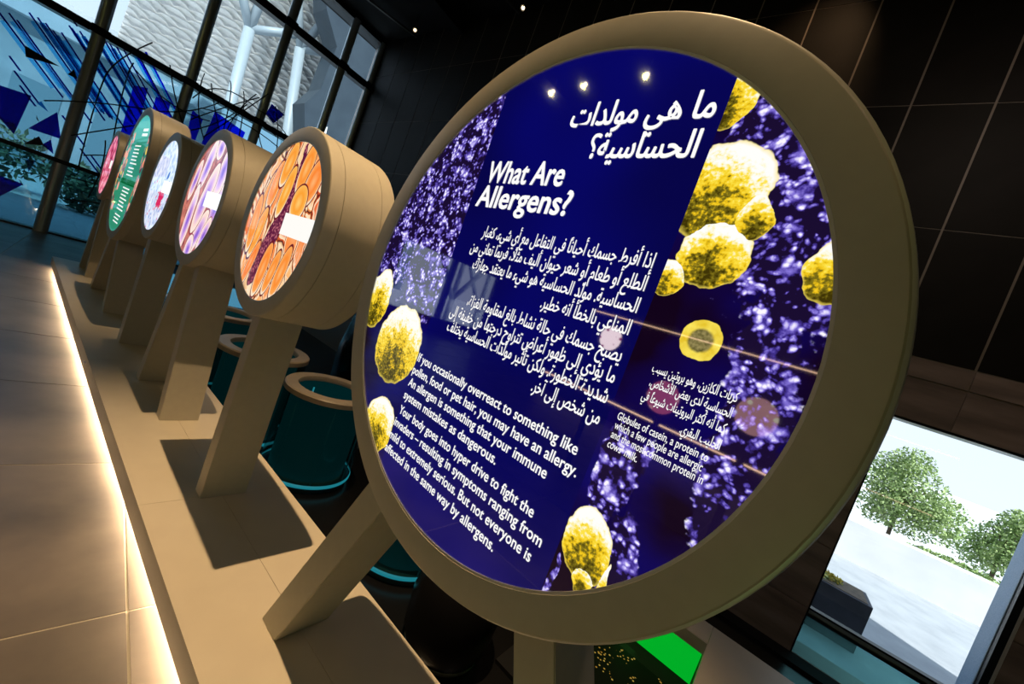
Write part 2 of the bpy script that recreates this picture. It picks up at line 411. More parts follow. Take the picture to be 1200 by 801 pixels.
for k in range(19):                  # navy lines, with wider light and mid blue bars between them
    x = -0.42+0.088*k; z = 1.78+0.026*k+rs.uniform(-0.12, 0.08); L = 1.55-0.02*k+rs.uniform(-0.15, 0.1)
    if k < 2: L = 1.15
    dirk = Vector((0.72-0.006*k, -0.70)).normalized()
    if k in (16, 18): m_, w_ = 'royal', 0.034
    else: m_, w_ = 'navy', 0.026
    strip('stripe', (x, z), (x+dirk.x*L, z+dirk.y*L), w_, M[m_], mural)
    if k in (4, 6, 8, 9, 11, 13): strip('stripe', (x+0.05, z-0.05), (x+0.05+dirk.x*(L-0.1), z-0.05+dirk.y*(L-0.1)), 0.062, M['mid_blue'], mural)
    elif k not in (15, 17): strip('stripe', (x+0.045, z-0.10), (x+0.045+dirk.x*(L-0.25), z-0.10+dirk.y*(L-0.25)), 0.050, M['sky_blue'], mural)
for (x, z, L) in [(-0.22, 1.16, 0.2), (-0.14, 0.98, 0.45), (-0.05, 0.80, 0.3), (0.25, 2.05, 0.4), (0.16, 2.28, 0.25), (0.45, 0.62, 0.5), (0.75, 0.2, 0.5), (0.9, 0.15, 0.45)]:
    strip('stripe', (x, z), (x+dirv.x*L, z+dirv.y*L), 0.026, M['navy'], mural)
shards = [('navy', [(-0.32, 0.66), (0.09, 0.72), (0.03, 0.02), (-0.13, 0.17), (-0.32, 0.3)], 'large navy blue shard on the glass by the left edge, upper one'),
          ('navy', [(0.39, 0.64), (0.51, 0.23), (0.15, 0.20)], 'navy triangle on the glass left of the first steel mullion'),
          ('ink', [(0.28, 0.14), (0.36, 0.02), (0.15, -0.07)], 'black triangle on the glass above the lowest transom'),
          ('navy', [(0.41, 0.16), (0.48, -0.06), (0.33, 0.02)], 'small blue triangle on the glass touching the black triangle'),
          ('mid_blue', [(0.20, 0.70), (0.30, 0.58), (0.16, 0.64)], 'small teal sliver on the glass above the navy triangle'),
          ('ink', [(-0.11, 1.42), (0.28, 1.36), (-0.07, 1.26)], 'black arrow shaped shard lying across the blue stripes'),
          ('ink', [(0.43, 1.42), (0.50, 1.30), (0.38, 1.30)], 'little black triangle among the blue stripes beside the mullion'),
          ('ink', [(0.19, 0.46), (0.24, 0.36), (0.20, 0.40)], 'tiny black splinter on the glass left of the navy triangle'),
          ('navy', [(-0.25, -0.68), (0.27, -0.72), (0.06, -1.05)], 'large navy downward triangle on the lowest glass pane'),
          ('mid_blue', [(0.22, -0.30), (0.32, -0.27), (0.28, -0.50)], 'teal triangle just below the lowest transom'),
          ('royal', [(1.14, 1.65), (1.33, 1.73), (1.37, 0.79), (1.16, 0.75)], 'tall royal blue bar on the glass above the red lightbox'),
          ('royal', [(1.46, 1.66), (1.68, 1.68), (1.70, 1.2), (1.47, 1.15)], 'short royal blue bar on the glass above the green lightbox'),
          ('royal', [(2.01, 1.76), (2.21, 1.68), (2.19, 1.0), (2.06, 0.9)], 'royal blue bar on the glass right of the second mullion'),
          ('royal', [(2.35, 1.95), (2.95, 1.86), (2.9, 1.1), (2.3, 1.2)], 'wide royal blue block on the glass behind the purple lightbox'),
          ('navy', [(3.25, 2.72), (3.55, 2.66), (3.4, 2.35), (3.2, 2.45)], 'small navy block on the glass beside the third mullion')]
for k, (m, pts, lab) in enumerate(shards):
    tag(poly_xz('window_shard', pts, M[m], YC-0.085-0.001*k), lab, 'graphic')
net = empty('wire_net', (2.0, YC-0.2, 2.9), 'dark wire net sculpture hanging in front of the glazed wall', 'sculpture')
def netline(pts):
    pts = [Vector((x, YC-0.2, z+CAMZ))-net.location for x, z in pts]
    if len(pts) == 3:
        a, b, c = pts; pts = [(a*(1-t)**2+(b*2-(a+c)*0.5)*2*t*(1-t)+c*t*t) for t in [i/8 for i in range(9)]]
    link('wire', tube_mesh('wire', pts, 0.011, 5), M['wire'], net)
for p in [[(0.22, 0.72), (0.76, 1.05), (1.37, 1.34)], [(0.60, 0.35), (1.1, 0.80), (1.6, 1.25)], [(0.79, -0.2), (0.76, 0.9), (0.78, 1.6)], [(1.12, 0.2), (1.03, 1.41), (1.05, 2.0)],
          [(0.78, 1.56), (0.9, 1.96), (1.2, 2.5)], [(1.94, 1.95), (2.35, 2.42), (3.04, 2.42)], [(2.01, 1.55), (2.5, 2.15), (2.97, 2.67)], [(2.28, 1.35), (2.7, 2.1), (3.1, 2.85)],
          [(2.41, 2.65), (2.5, 2.3), (2.56, 1.5)], [(2.67, 2.61), (2.76, 2.3), (2.84, 1.7)], [(2.14, 2.4), (2.35, 1.9), (2.61, 1.4)], [(3.04, 2.42), (3.5, 2.35), (3.9, 2.05)],
          [(1.1, 1.9), (1.7, 1.65), (2.3, 1.7)], [(1.3, 1.3), (1.9, 1.65), (2.4, 2.2)], [(1.5, 2.3), (1.75, 1.7), (2.05, 1.2)], [(2.0, 2.5), (2.05, 1.9), (2.3, 1.3)],
          [(1.7, 1.1), (2.3, 1.6), (2.8, 2.4)], [(2.9, 2.7), (2.7, 2.2), (2.6, 1.6)], [(3.1, 2.5), (3.15, 2.0), (3.4, 1.6)], [(2.2, 2.15), (2.8, 2.25), (3.5, 2.1)],
          [(2.1, 1.85), (2.8, 2.0), (3.6, 1.9)], [(3.3, 2.7), (3.5, 2.2), (3.6, 1.7)], [(0.8, 0.1), (1.2, 0.3), (1.6, 0.35)], [(1.0, -0.6), (1.05, 0.0), (1.0, 0.5)],
          [(0.7, -0.35), (1.1, -0.3), (1.7, -0.2)], [(0.75, -0.75), (1.2, -0.62), (1.8, -0.5)]]:
    netline(p)

# ------------------------------------------------------------ the long plinth with its light strip
pl = empty('plinth', (PLX0, 3.0, 0.0), 'long low cream plinth glowing at its foot, carrying the row of round lightboxes', 'plinth')
def plb(name, *a, m=M['plinth'], bev=0.0):
    x0, x1, y0, y1, z0, z1 = a; l = pl.location
    c = ((x0+x1)/2, (y0+y1)/2, (z0+z1)/2)
    o = box(name, x0, x1, y0, y1, z0, z1, m, None, bev, c); o.parent = pl; o.location = Vector(c)-l
    return o
seams = [PLY0, 0.07, 1.976, 3.88, 5.785, PLY1]
for a, b in zip(seams[:-1], seams[1:]):
    plb('top_board', PLX0, 0.8830, a+0.0008, b-0.0008, 0.12, 0.14)
    plb('top_board', 0.8842, PLX1, a+0.0008, b-0.0008, 0.12, 0.14)
    plb('fascia', PLX0, PLX0+0.020, a+0.0008, b-0.0008, 0.045, 0.12)
plb('core', PLX0+0.02, PLX1-0.01, PLY0, PLY1-0.005, 0.046, 0.119, m=M['seam'])
plb('end_board', PLX0, PLX1, PLY1, PLY1+0.02, 0.045, 0.14)
plb('foot', 0.665, PLX1-0.03, PLY0, PLY1-0.1, 0.0, 0.045, m=M['black'])
tag(plb('light_strip', 0.622, 0.636, PLY0, PLY1-0.1, 0.012, 0.042, m=M['led']), 'glowing warm light strip')
plb('clip', PLX0-0.012, PLX0, 3.86, 3.90, 0.075, 0.105, m=M['steel'])

# ------------------------------------------------------------ pictures on the lightboxes
def panel_mat(name, R, strength=1.0):
    m, b = new_mat(name)
    b.inputs['Base Color'].default_value = (0.0, 0.0, 0.0, 1); b.inputs['Roughness'].default_value = 0.03; b.inputs['Specular IOR Level'].default_value = 0.9; b.inputs['IOR'].default_value = 1.68
    b.inputs['Emission Strength'].default_value = strength
    return m, b, Tex(m, R)
def put(b, t, c): t.t.nt.links.new(c, b.inputs['Emission Color'])

def mat_allergen(R):
    m, b, t = panel_mat('allergen_picture', R)
    du = t.u+(t.noise(9, 4)-0.5)*0.07; dv = t.v+(t.noise(9, 4, c=7.0)-0.5)*0.07
    fine = t.noise(90, 3, c=2.0); mid = t.noise(26, 4, c=5.0)
    # dark ground with navy haze
    ground = t.ramp(t.noise(3.2, 2, c=3.0), [(0.35, (0.006, 0.001, 0.010)), (0.62, (0.004, 0.002, 0.11))])
    # purple crystals
    e = None
    for a in [(0.90, 0.50, 0.22, 0.38, 0), (0.70, 0.66, 0.10, 0.10, 0), (0.875, 0.20, 0.075, 0.30, 0), (0.91, -0.12, 0.085, 0.26, 0), (0.93, -0.34, 0.07, 0.11, 0), (0.66, -0.40, 0.045, 0.16, -12), (0.615, -0.36, 0.04, 0.14, 0), (0.735, -0.58, 0.055, 0.13, 10),
              (0.572, -0.76, 0.012, 0.09, 0), (-0.62, 0.45, 0.26, 0.60, 0), (-0.86, 0.22, 0.22, 0.32, 0), (-0.52, -0.02, 0.12, 0.22, 0)]:
        f, _ = t.ell(*a, u=du, v=dv); e = f if e is None else e.mx(f)
    vd, vc = t.voro(54, du, dv); vd2, _ = t.voro(17, du, dv)
    grain = (1.0-vd*1.7).mx(0.0)*(fine*1.5)+(0.60-vd2)*0.8+(mid-0.5)*1.7
    cryst = t.ramp(grain, [(0.10, (0.010, 0.004, 0.03)), (0.26, (0.06, 0.035, 0.30)), (0.45, (0.24, 0.18, 0.70)), (0.66, (0.62, 0.56, 0.95)), (0.85, (1.0, 0.95, 1.0))])
    c = t.mix((e+(mid-0.5)*0.9).step(-0.04, 0.10), ground, cryst)
    # yellow globules
    best = None; w = None
    for a in [(0.575, 0.77, 0.060, 0.11, -18), (0.625, 0.49, 0.135, 0.15, -20), (0.67, 0.31, 0.098, 0.105, 0), (0.575, 0.215, 0.05, 0.055, 0), (0.735, 0.42, 0.05, 0.07, 20),
              (0.96, 0.305, 0.075, 0.085, 0), (-0.90, -0.20, 0.105, 0.17, 0), (-0.60, -0.37, 0.19, 0.20, 0), (-0.54, -0.77, 0.13, 0.14, 0), (0.638, -0.61, 0.082, 0.11, 10), (0.66, -0.705, 0.035, 0.045, 0), (0.712, -0.70, 0.012, 0.09, -10)]:
        f, bb = t.ell(*a, u=t.u+(t.noise(14, 3, c=1.0)-0.5)*0.045, v=t.v+(t.noise(14, 3, c=9.0)-0.5)*0.045)
        if best is None: best, w = f, bb
        else:
            g = f.gt(best); w = w*(1.0-g)+bb*g; best = best.mx(f)
    shade = w*0.55+(mid-0.5)*1.0+(fine-0.5)*0.9-best*0.38+0.66
    yel = t.ramp(shade, [(0.05, (0.05, 0.035, 0.002)), (0.25, (0.22, 0.17, 0.01)), (0.40, (0.88, 0.56, 0.01)), (0.60, (1.0, 0.78, 0.06)), (0.78, (1.0, 0.97, 0.75)), (0.92, (1.0, 1.0, 0.97))])
    rimc = t.mix((1.0-best.abs()*11).mx(0.0)*0.8, yel, (1.0, 0.78, 0.12))
    c = t.mix(best.step(0.0, 0.03), c, rimc)
    # the ring shaped globule
    f, _ = t.ell(0.726, 0.066, 0.056, 0.058, u=t.u+(t.noise(20, 3, c=4.0)-0.5)*0.02, v=t.v+(t.noise(20, 3, c=8.0)-0.5)*0.02)
    ringc = t.mix(f.step(0.32, 0.50), t.ramp(mid, [(0.3, (0.75, 0.50, 0.01)), (0.7, (1.0, 0.82, 0.12))]), t.ramp(fine, [(0.3, (0.09, 0.08, 0.02)), (0.7, (0.33, 0.27, 0.10))]))
    c = t.mix(f.step(0.0, 0.04), c, ringc)
    # the navy band that carries the writing
    band = t.u.gt(t.v*-0.012-0.422)*t.u.lt(0.556)
    c = t.mix(band, c, t.ramp(t.noise(1.6, 1, c=6.0), [(0.35, (0.0022, 0.0016, 0.065)), (0.65, (0.0022, 0.002, 0.125))]))
    put(b, t, c); return m
def label_rect(t, c, u0=0.17, u1=1.2, v0=-0.135, v1=0.125):
    return t.mix(t.rect(u0, u1, v0, v1), c, (1.0, 0.98, 0.93))
def mat_orange(R):
    m, b, t = panel_mat('orange_petal_picture', R)
    du = t.u+(t.noise(3, 3)-0.5)*0.25; dv = t.v+(t.noise(3, 3, c=7.0)-0.5)*0.25
    a = (du*0.95+dv*0.32)*4.4; bb = (dv*0.95-du*0.32)*1.75
    ed, _ = t.voro(1.0, a, bb, 'DISTANCE_TO_EDGE'); d, c0 = t.voro(1.0, a, bb)
    body = t.ramp(c0+(t.noise(20, 3)-0.5)*0.2, [(0.0, (0.85, 0.13, 0.03)), (0.35, (1.0, 0.30, 0.07)), (0.65, (1.0, 0.46, 0.14)), (1.0, (1.0, 0.72, 0.42))])
    body = t.mix((1.0-d*1.9).mx(0.0)*0.45, body, (1.0, 0.62, 0.30))
    wisps, _ = t.voro(3.2, du*2.2, dv*0.9, 'DISTANCE_TO_EDGE', 3.0)
    c = t.mix(ed.step(0.05, 0.0), body, (0.10, 0.008, 0.012))
    c = t.mix(ed.step(0.16, 0.07)*ed.gt(0.05), c, (1.0, 0.78, 0.52))
    c = t.mix(wisps.step(0.022, 0.0)*t.v.lt(-0.25), c, (1.0, 0.85, 0.72))
    f, _ = t.ell(-0.02, -0.22, 0.17, 0.72, -22, u=du, v=dv); f2, _ = t.ell(0.16, 0.62, 0.06, 0.36, 0, u=du, v=dv)
    dots, _ = t.voro(26)
    c = t.mix(f.mx(f2).step(0.0, 0.03), c, t.ramp(dots, [(0.1, (0.62, 0.18, 0.22)), (0.55, (0.12, 0.012, 0.05))]))
    for p in [(-0.55, 0.18, 0.17, 0.44, -8), (-0.42, 0.42, 0.15, 0.33, -6), (-0.2, 0.70, 0.15, 0.3, -14), (-0.03, 0.36, 0.13, 0.34, -12), (0.33, 0.66, 0.15, 0.32, -10), (0.62, 0.52, 0.18, 0.30, -18), (0.42, 0.26, 0.20, 0.22, 0), (-0.5, -0.22, 0.13, 0.36, -14), (-0.42, -0.62, 0.10, 0.34, -20), (0.02, -0.62, 0.13, 0.36, -10), (0.30, -0.60, 0.10, 0.30, -16), (0.55, -0.55, 0.12, 0.34, -14), (-0.72, -0.12, 0.13, 0.40, 6)]:
        f, w = t.ell(*p)
        red = (p[0]*7.3+p[1]*3.1) % 1.0
        k = t.ramp(f+w*0.1+(t.noise(24, 2)-0.5)*0.15, [(0.0, (1.0, 0.80, 0.58)), (0.12, (1.0, 0.36+0.15*red, 0.10)), (0.5, (0.98, 0.22+0.16*red, 0.035)), (0.95, (1.0, 0.42+0.2*red, 0.16))])
        c = t.mix(f.step(-0.10, -0.07), c, (0.16, 0.012, 0.02)); c = t.mix(f.step(0.0, 0.02), c, k)
    c = label_rect(t, c); put(b, t, c); return m
def mat_purple(R):
    m, b, t = panel_mat('purple_rod_picture', R)
    du = t.u+(t.noise(3, 2)-0.5)*0.08; dv = t.v+(t.noise(3, 2, c=7.0)-0.5)*0.08
    c = t.ramp(t.noise(5, 3), [(0.3, (0.20, 0.02, 0.04)), (0.7, (0.85, 0.30, 0.22))])
    for i, p in enumerate([(0.85, -0.1, 0.3, 0.4, -10), (-0.72, 0.25, 0.16, 0.40, -15), (0.35, -0.6, 0.2, 0.5, -30), (-0.1, 0.80, 0.16, 0.4, -20), (0.10, -0.90, 0.20, 0.26, -10), (-0.25, 0.52, 0.20, 0.52, -18), (0.68, 0.48, 0.24, 0.48, -12), (0.17, -0.02, 0.25, 0.66, -20), (-0.42, -0.45, 0.21, 0.66, -6), (0.70, -0.58, 0.17, 0.34, -25), (0.2, 0.85, 0.2, 0.2, 0)]):
        f, w = t.ell(*p, u=du, v=dv)
        k = t.ramp(f+(t.noise(10, 2)-0.5)*0.12, [(0.0, (1.0, 0.86, 0.74)), (0.22, (1.0, 0.72, 0.66)), (0.5, (0.72, 0.42, 0.80)), (0.85, (0.28, 0.13, 0.66))])
        c = t.mix(f.step(-0.07, -0.03), c, (0.32, 0.03, 0.08)); c = t.mix(f.step(0.0, 0.03), c, k)
    c = label_rect(t, c); put(b, t, c); return m
def mat_white(R):
    m, b, t = panel_mat('pale_specks_picture', R)
    c = t.ramp(t.noise(6, 5), [(0.35, (0.42, 0.52, 0.80)), (0.55, (0.80, 0.84, 0.98)), (0.7, (0.95, 0.96, 1.0))])
    d, c0 = t.voro(9)
    c = t.mix(d.lt(0.28)*c0.gt(0.72), c, (0.25, 0.36, 0.75)); c = t.mix(d.lt(0.3)*c0.lt(0.2)*t.v.lt(0.1), c, (0.80, 0.16, 0.30))
    f, _ = t.ell(0.28, -0.28, 0.30, 0.26, 10); c = t.mix((f+(t.noise(9, 4, c=3.0)-0.5)*2.2).step(0.1, 0.25), c, (0.72, 0.02, 0.12))
    f, _ = t.ell(0.42, 0.24, 0.10, 0.11); c = t.mix((f+(t.noise(9, 3, c=5.0)-0.5)*1.6).step(0.1, 0.2), c, (0.03, 0.10, 0.45))
    c = label_rect(t, c); put(b, t, c); return m
def mat_green(R):
    m, b, t = panel_mat('green_infographic', R)
    c = t.mix(t.v.gt(0.55), (0.03, 0.27, 0.15), (0.07, 0.40, 0.27))
    c = t.mix(t.rect(-0.5, 0.9, -0.19, -0.10), c, (0.0, 0.12, 0.03))
    d, c0 = t.voro(7.0)
    blobs = t.ramp(c0, [(0.0, (0.02, 0.01, 0.03)), (0.35, (0.95, 0.30, 0.12)), (0.6, (0.9, 0.45, 0.40)), (0.85, (0.02, 0.015, 0.02)), (1.0, (0.95, 0.65, 0.1))])
    side = (t.u-0.12+(t.noise(5, 3)-0.5)*0.3).abs().step(0.56, 0.60)*t.v.abs().step(0.72, 0.66)
    c = t.mix(side*d.lt(0.55), c, blobs)
    put(b, t, c); return m
def mat_red(R):
    m, b, t = panel_mat('pink_cell_picture', R)
    d, c0 = t.voro(3.4, t.u+(t.noise(4, 3)-0.5)*0.3, t.v+(t.noise(4, 3, c=7.0)-0.5)*0.3)
    c = t.ramp(d+(t.noise(14, 4)-0.5)*0.4, [(0.05, (0.95, 0.55, 0.60)), (0.4, (0.92, 0.22, 0.33)), (0.75, (0.35, 0.01, 0.05))])
    c = label_rect(t, c, 0.3, 0.75, -0.1, 0.16); put(b, t, c); return m

# ------------------------------------------------------------ writing: letter outlines, shaped for Arabic
AR = {'ا': 'FE8D FE8E', 'أ': 'FE83 FE84', 'إ': 'FE87 FE88', 'آ': 'FE81 FE82', 'ب': 'FE8F FE90 FE91 FE92', 'ة': 'FE93 FE94', 'ت': 'FE95 FE96 FE97 FE98', 'ث': 'FE99 FE9A FE9B FE9C',
      'ج': 'FE9D FE9E FE9F FEA0', 'ح': 'FEA1 FEA2 FEA3 FEA4', 'خ': 'FEA5 FEA6 FEA7 FEA8', 'د': 'FEA9 FEAA', 'ذ': 'FEAB FEAC', 'ر': 'FEAD FEAE', 'ز': 'FEAF FEB0', 'س': 'FEB1 FEB2 FEB3 FEB4',
      'ش': 'FEB5 FEB6 FEB7 FEB8', 'ص': 'FEB9 FEBA FEBB FEBC', 'ض': 'FEBD FEBE FEBF FEC0', 'ط': 'FEC1 FEC2 FEC3 FEC4', 'ظ': 'FEC5 FEC6 FEC7 FEC8', 'ع': 'FEC9 FECA FECB FECC', 'غ': 'FECD FECE FECF FED0',
      'ف': 'FED1 FED2 FED3 FED4', 'ق': 'FED5 FED6 FED7 FED8', 'ك': 'FED9 FEDA FEDB FEDC', 'ل': 'FEDD FEDE FEDF FEE0', 'م': 'FEE1 FEE2 FEE3 FEE4', 'ن': 'FEE5 FEE6 FEE7 FEE8', 'ه': 'FEE9 FEEA FEEB FEEC',
      'و': 'FEED FEEE', 'ى': 'FEEF FEF0', 'ي': 'FEF1 FEF2 FEF3 FEF4', 'ؤ': 'FE85 FE86', 'ئ': 'FE89 FE8A FE8B FE8C', 'ء': 'FE80'}
AR = {k: [chr(int(q, 16)) for q in v.split()] for k, v in AR.items()}
LIG = {'ا': 'FEFB FEFC', 'أ': 'FEF7 FEF8', 'إ': 'FEF9 FEFA', 'آ': 'FEF5 FEF6'}
LIG = {k: [chr(int(q, 16)) for q in v.split()] for k, v in LIG.items()}
MARKS = '\u064b\u0651'
def shape_ar(s):
    """returns the glyphs in visual (left to right) order and a list of (glyph index, mark)"""
    items = []
    for ch in s:
        if ch in MARKS: items[-1][1].append(ch)
        else: items.append([ch, []])
    out = []; i = 0; joined = False
    while i < len(items):
        ch, mk = items[i]
        if ch not in AR: out.append((ch, mk)); joined = False; i += 1; continue
        nxt = items[i+1][0] if i+1 < len(items) else ' '
        if ch == 'ل' and nxt in LIG:
            out.append((LIG[nxt][1 if joined else 0], mk+items[i+1][1])); joined = False; i += 2; continue
        f = AR[ch]; can = len(f) == 4 and nxt in AR and nxt != 'ء'
        if len(f) == 1: g = f[0]; j2 = False
        elif can: g = f[3] if joined else f[2]; j2 = True
        else: g = f[1] if joined else f[0]; j2 = False
        out.append((g, mk)); joined = j2; i += 1
    out.reverse()
    return ''.join(g for g, _ in out), [(k, m) for k, (_, ms) in enumerate(out) for m in ms]
def glyph_mesh(s, off):
    cu = bpy.data.curves.new('writing', 'FONT'); cu.body = s; cu.resolution_u = 3; cu.offset = off; cu.fill_mode = 'FRONT'
    o = bpy.data.objects.new('writing', cu); col.objects.link(o); bpy.context.view_layer.update()
    me = bpy.data.meshes.new_from_object(o.evaluated_get(bpy.context.evaluated_depsgraph_get()))
    bpy.data.objects.remove(o); bpy.data.curves.remove(cu)
    me.materials.clear()
    return me
def extents(me):
    a = np.empty(len(me.vertices)*3); me.vertices.foreach_get('co', a); a = a.reshape(-1, 3); return a[:, 0].min(), a[:, 0].max()
def text_line(parent, s, u0, u1, base, size, R, arabic=False, bold=0.012):
    marks = []
    if arabic: s, marks = shape_ar(s)
    me = glyph_mesh(s, 0); x0, x1 = extents(me)
    bm = bmesh.new(); bm.from_mesh(me)
    for k, mk in marks:
        a = extents(glyph_mesh(s[:k+1], 0)); g = extents(glyph_mesh(s[k], 0)); mm = glyph_mesh(mk, 0); q = extents(mm)
        cx = a[1]-(g[1]-g[0])/2; mm.transform(Matrix.Translation((cx-(q[0]+q[1])/2, 0.02, 0))); bm.from_mesh(mm)
    one = bpy.data.meshes.new('text_line'); bm.to_mesh(one); bm.free(); bm = bmesh.new()
    shifts = [(-1, 0), (-0.5, 0.7), (0.5, -0.7), (0.5, 0.7), (-0.5, -0.7), (1, 0), (0, 0)]     # overlaid copies thicken the strokes
    for i, (dx, dy) in enumerate(shifts):
        c = one.copy(); c.transform(Matrix.Translation((dx*bold, dy*bold, i*0.00004/(size*R)))); bm.from_mesh(c); bpy.data.meshes.remove(c)
    sx = (u1-u0)*R/(x1-x0+2*bold); sy = size*R
    bm.transform(Matrix.Translation((u0*R, base*R, 0.0012)) @ Matrix.Diagonal((sx, sy, sy, 1)) @ Matrix.Translation((-x0+bold, 0, 0)))
    m2 = bpy.data.meshes.new('text_line'); bm.to_mesh(m2); bm.free()
    return link('text_line', m2, M['white_text'], parent)

# ------------------------------------------------------------ the round lightboxes
FX = 0.741
def drum(label, y, z, Ro, Ri, depth, legs, pm, yaw_deg=0.0, pitch_deg=0.0, name='round_lightbox', group=None, seam=True, steel=False):
    root = empty(name, (FX+0.15, y, 0.14), label, 'lightbox', group)
    a, p = math.radians(yaw_deg), math.radians(pitch_deg)
    n = Vector((-math.cos(a)*math.cos(p), math.sin(a)*math.cos(p), math.sin(p)))
    u = Vector((-math.sin(a), -math.cos(a), 0)); v = u.cross(n); v = -v if v.z < 0 else v
    C = Vector((FX, y, z+CAMZ))
    # local frame: x = to the viewer's right, y = up, z = out of the picture
    W = Matrix(((u.x, v.x, n.x, C.x), (u.y, v.y, n.y, C.y), (u.z, v.z, n.z, C.z), (0, 0, 0, 1)))
    L = Matrix.Translation(-root.location) @ W
    d = depth; r = 0.02
    prof = [(-0.002, Ro-0.004), (-0.004, Ro)]
    if seam: prof += [(-0.060, Ro), (-0.0604, Ro-0.004), (-0.0625, Ro-0.004), (-0.063, Ro)]
    if seam: prof += [(-d+0.08, Ro), (-d+0.0796, Ro-0.003), (-d+0.0785, Ro-0.003), (-d+0.078, Ro)]
    for k in range(9):
        t = math.pi/2*k/8; prof.append((-d+r-r*math.sin(t), Ro-r+r*math.cos(t)))
    prof += [(-d, 0.001)]
    vs, fs = lathe(prof, 128); me = mesh('barrel', vs, fs); smooth_by_angle(me, 30)
    o = link('barrel', me, M['cream'], root); o.matrix_local = L
    vs, fs = lathe([(-0.004, Ro), (-0.001, Ro-0.003), (0.0, Ro-0.006), (0.0, Ri+0.002), (-0.010, Ri+0.0005)], 128)
    me = mesh('face_ring', vs, fs); smooth_by_angle(me, 25)
    o = link('face_ring', me, M['cream'], root); o.matrix_local = L
    vs, fs = lathe([(-0.002, Ri+0.0025), (-0.001, Ri+0.001), (-0.001, Ri-0.004), (-0.010, Ri-0.004)], 128)
    o = link('picture_rim', mesh('picture_rim', vs, fs), M['steel'], root); o.matrix_local = L
    nseg = 128; vs = [(Ri*math.cos(2*math.pi*k/nseg), Ri*math.sin(2*math.pi*k/nseg), 0) for k in range(nseg)]
    vs2 = [(x, yy, -0.006) for x, yy, _ in vs]
    me = mesh('picture', vs+vs2, [tuple(range(nseg)), tuple(range(2*nseg-1, nseg-1, -1))]+[(k, k+nseg, (k+1) % nseg+nseg, (k+1) % nseg) for k in range(nseg)])
    pic = link('picture', me, pm, root); pic.matrix_local = L @ Matrix.Translation((0, 0, -0.004))
    if steel:
        vs, fs = lathe([(-0.010, Ro-0.004), (-0.010, Ro+0.002), (-0.012, Ro+0.006), (-0.030, Ro+0.009), (-0.031, Ro-0.004)], 128)
        me = mesh('steel_band', vs, fs); smooth_by_angle(me, 40); o = link('steel_band', me, M['steel'], root); o.matrix_local = L
        tag(o, 'brushed steel band around the barrel')
    for (yb0, yb1, k, zt) in legs:       # base from yb0 to yb1, moving by k per metre of height, up to zt
        x0, x1 = 0.79, 0.985; zb = 0.14; h = zt-zb
        q = [(x0, yb0, zb), (x1, yb0, zb), (x1, yb1, zb), (x0, yb1, zb), (x0, yb0+k*h, zt), (x1, yb0+k*h, zt), (x1, yb1+k*h, zt), (x0, yb1+k*h, zt)]
        me = mesh('leg', [Vector(c)-root.location for c in q], BF)
        bm = bmesh.new(); bm.from_mesh(me); bmesh.ops.bevel(bm, geom=bm.edges[:], offset=0.0025, segments=2, affect='EDGES'); bm.to_mesh(me); bm.free()
        smooth_by_angle(me, 20)
        link('leg', me, M['cream'], root)
    return root, pic

big, bigpic = drum('largest lightbox in front, cream ring around a navy panel headed What Are Allergens', 0.597, 0.038, 0.691, 0.615, 0.30,
                   [(1.073, 1.183, -0.42, 1.10), (-0.105, 0.005, 0.44, 1.10)], mat_allergen(0.615), 4.2, -0.6, steel=True)
drum('round lightbox showing orange petal shapes, second from the front, on a single leg', 2.003, 0.053, 0.441, 0.374, 0.315, [(1.963, 2.045, 0.0, 1.12)], mat_orange(0.374), 1.4)
drum('round lightbox showing purple rod cells, third from the front, on splayed legs', 3.185, 0.050, 0.442, 0.374, 0.315, [(2.83, 2.915, 0.17, 1.14), (3.49, 3.575, -0.19, 1.14)], mat_purple(0.374), 0.6)
drum('round lightbox showing pale blue and red specks, between the purple and the green one', 4.328, 0.036, 0.438, 0.373, 0.315, [(4.333, 4.442, 0.0, 1.12)], mat_white(0.373), 0.5)
grn, grnpic = drum('large round lightbox with a green infographic, fifth from the front', 5.79, 0.048, 0.690, 0.613, 0.30, [(5.29, 5.40, 0.43, 1.05), (6.29, 6.40, -0.43, 1.05)], mat_green(0.613), 0.0)
drum('farthest round lightbox, pink and red cells, near the plinth end', 7.262, 0.067, 0.438, 0.373, 0.315, [(6.90, 6.99, 0.17, 1.14), (7.50, 7.59, -0.19, 1.14)], mat_red(0.373), 0.4)

R = 0.615
for s, u0, u1, b, sz in [('What Are', -0.372, 0.062, 0.476, 0.136), ('Allergens?', -0.383, 0.135, 0.366, 0.136)]:
    text_line(bigpic, s, u0, u1, b, sz, R, bold=0.026)
for s, u0, u1, b in [('If you occasionally overreact to something like', -0.408, 0.505, -0.390), ('pollen, food or pet hair, you may have an allergy.', -0.415, 0.530, -0.452),
                     ('An allergen is something that your immune', -0.413, 0.432, -0.513), ('system mistakes as dangerous.', -0.415, 0.220, -0.577),
                     ('Your body goes into hyper drive to fight the', -0.410, 0.438, -0.650), ('invaders \u2013 resulting in symptoms ranging from', -0.418, 0.502, -0.713),
                     ('mild to extremely serious. But not everyone is', -0.420, 0.485, -0.778), ('affected in the same way by allergens.', -0.420, 0.340, -0.843)]:
    text_line(bigpic, s, u0, u1, b, 0.057, R, bold=0.016)
for s, u0, u1, b, sz in [('ما هي مولدات', -0.005, 0.531, 0.708, 0.122), ('الحساسية؟', 0.125, 0.520, 0.585, 0.122),]:
    text_line(bigpic, s, u0, u1, b, sz, R, True, bold=0.024)
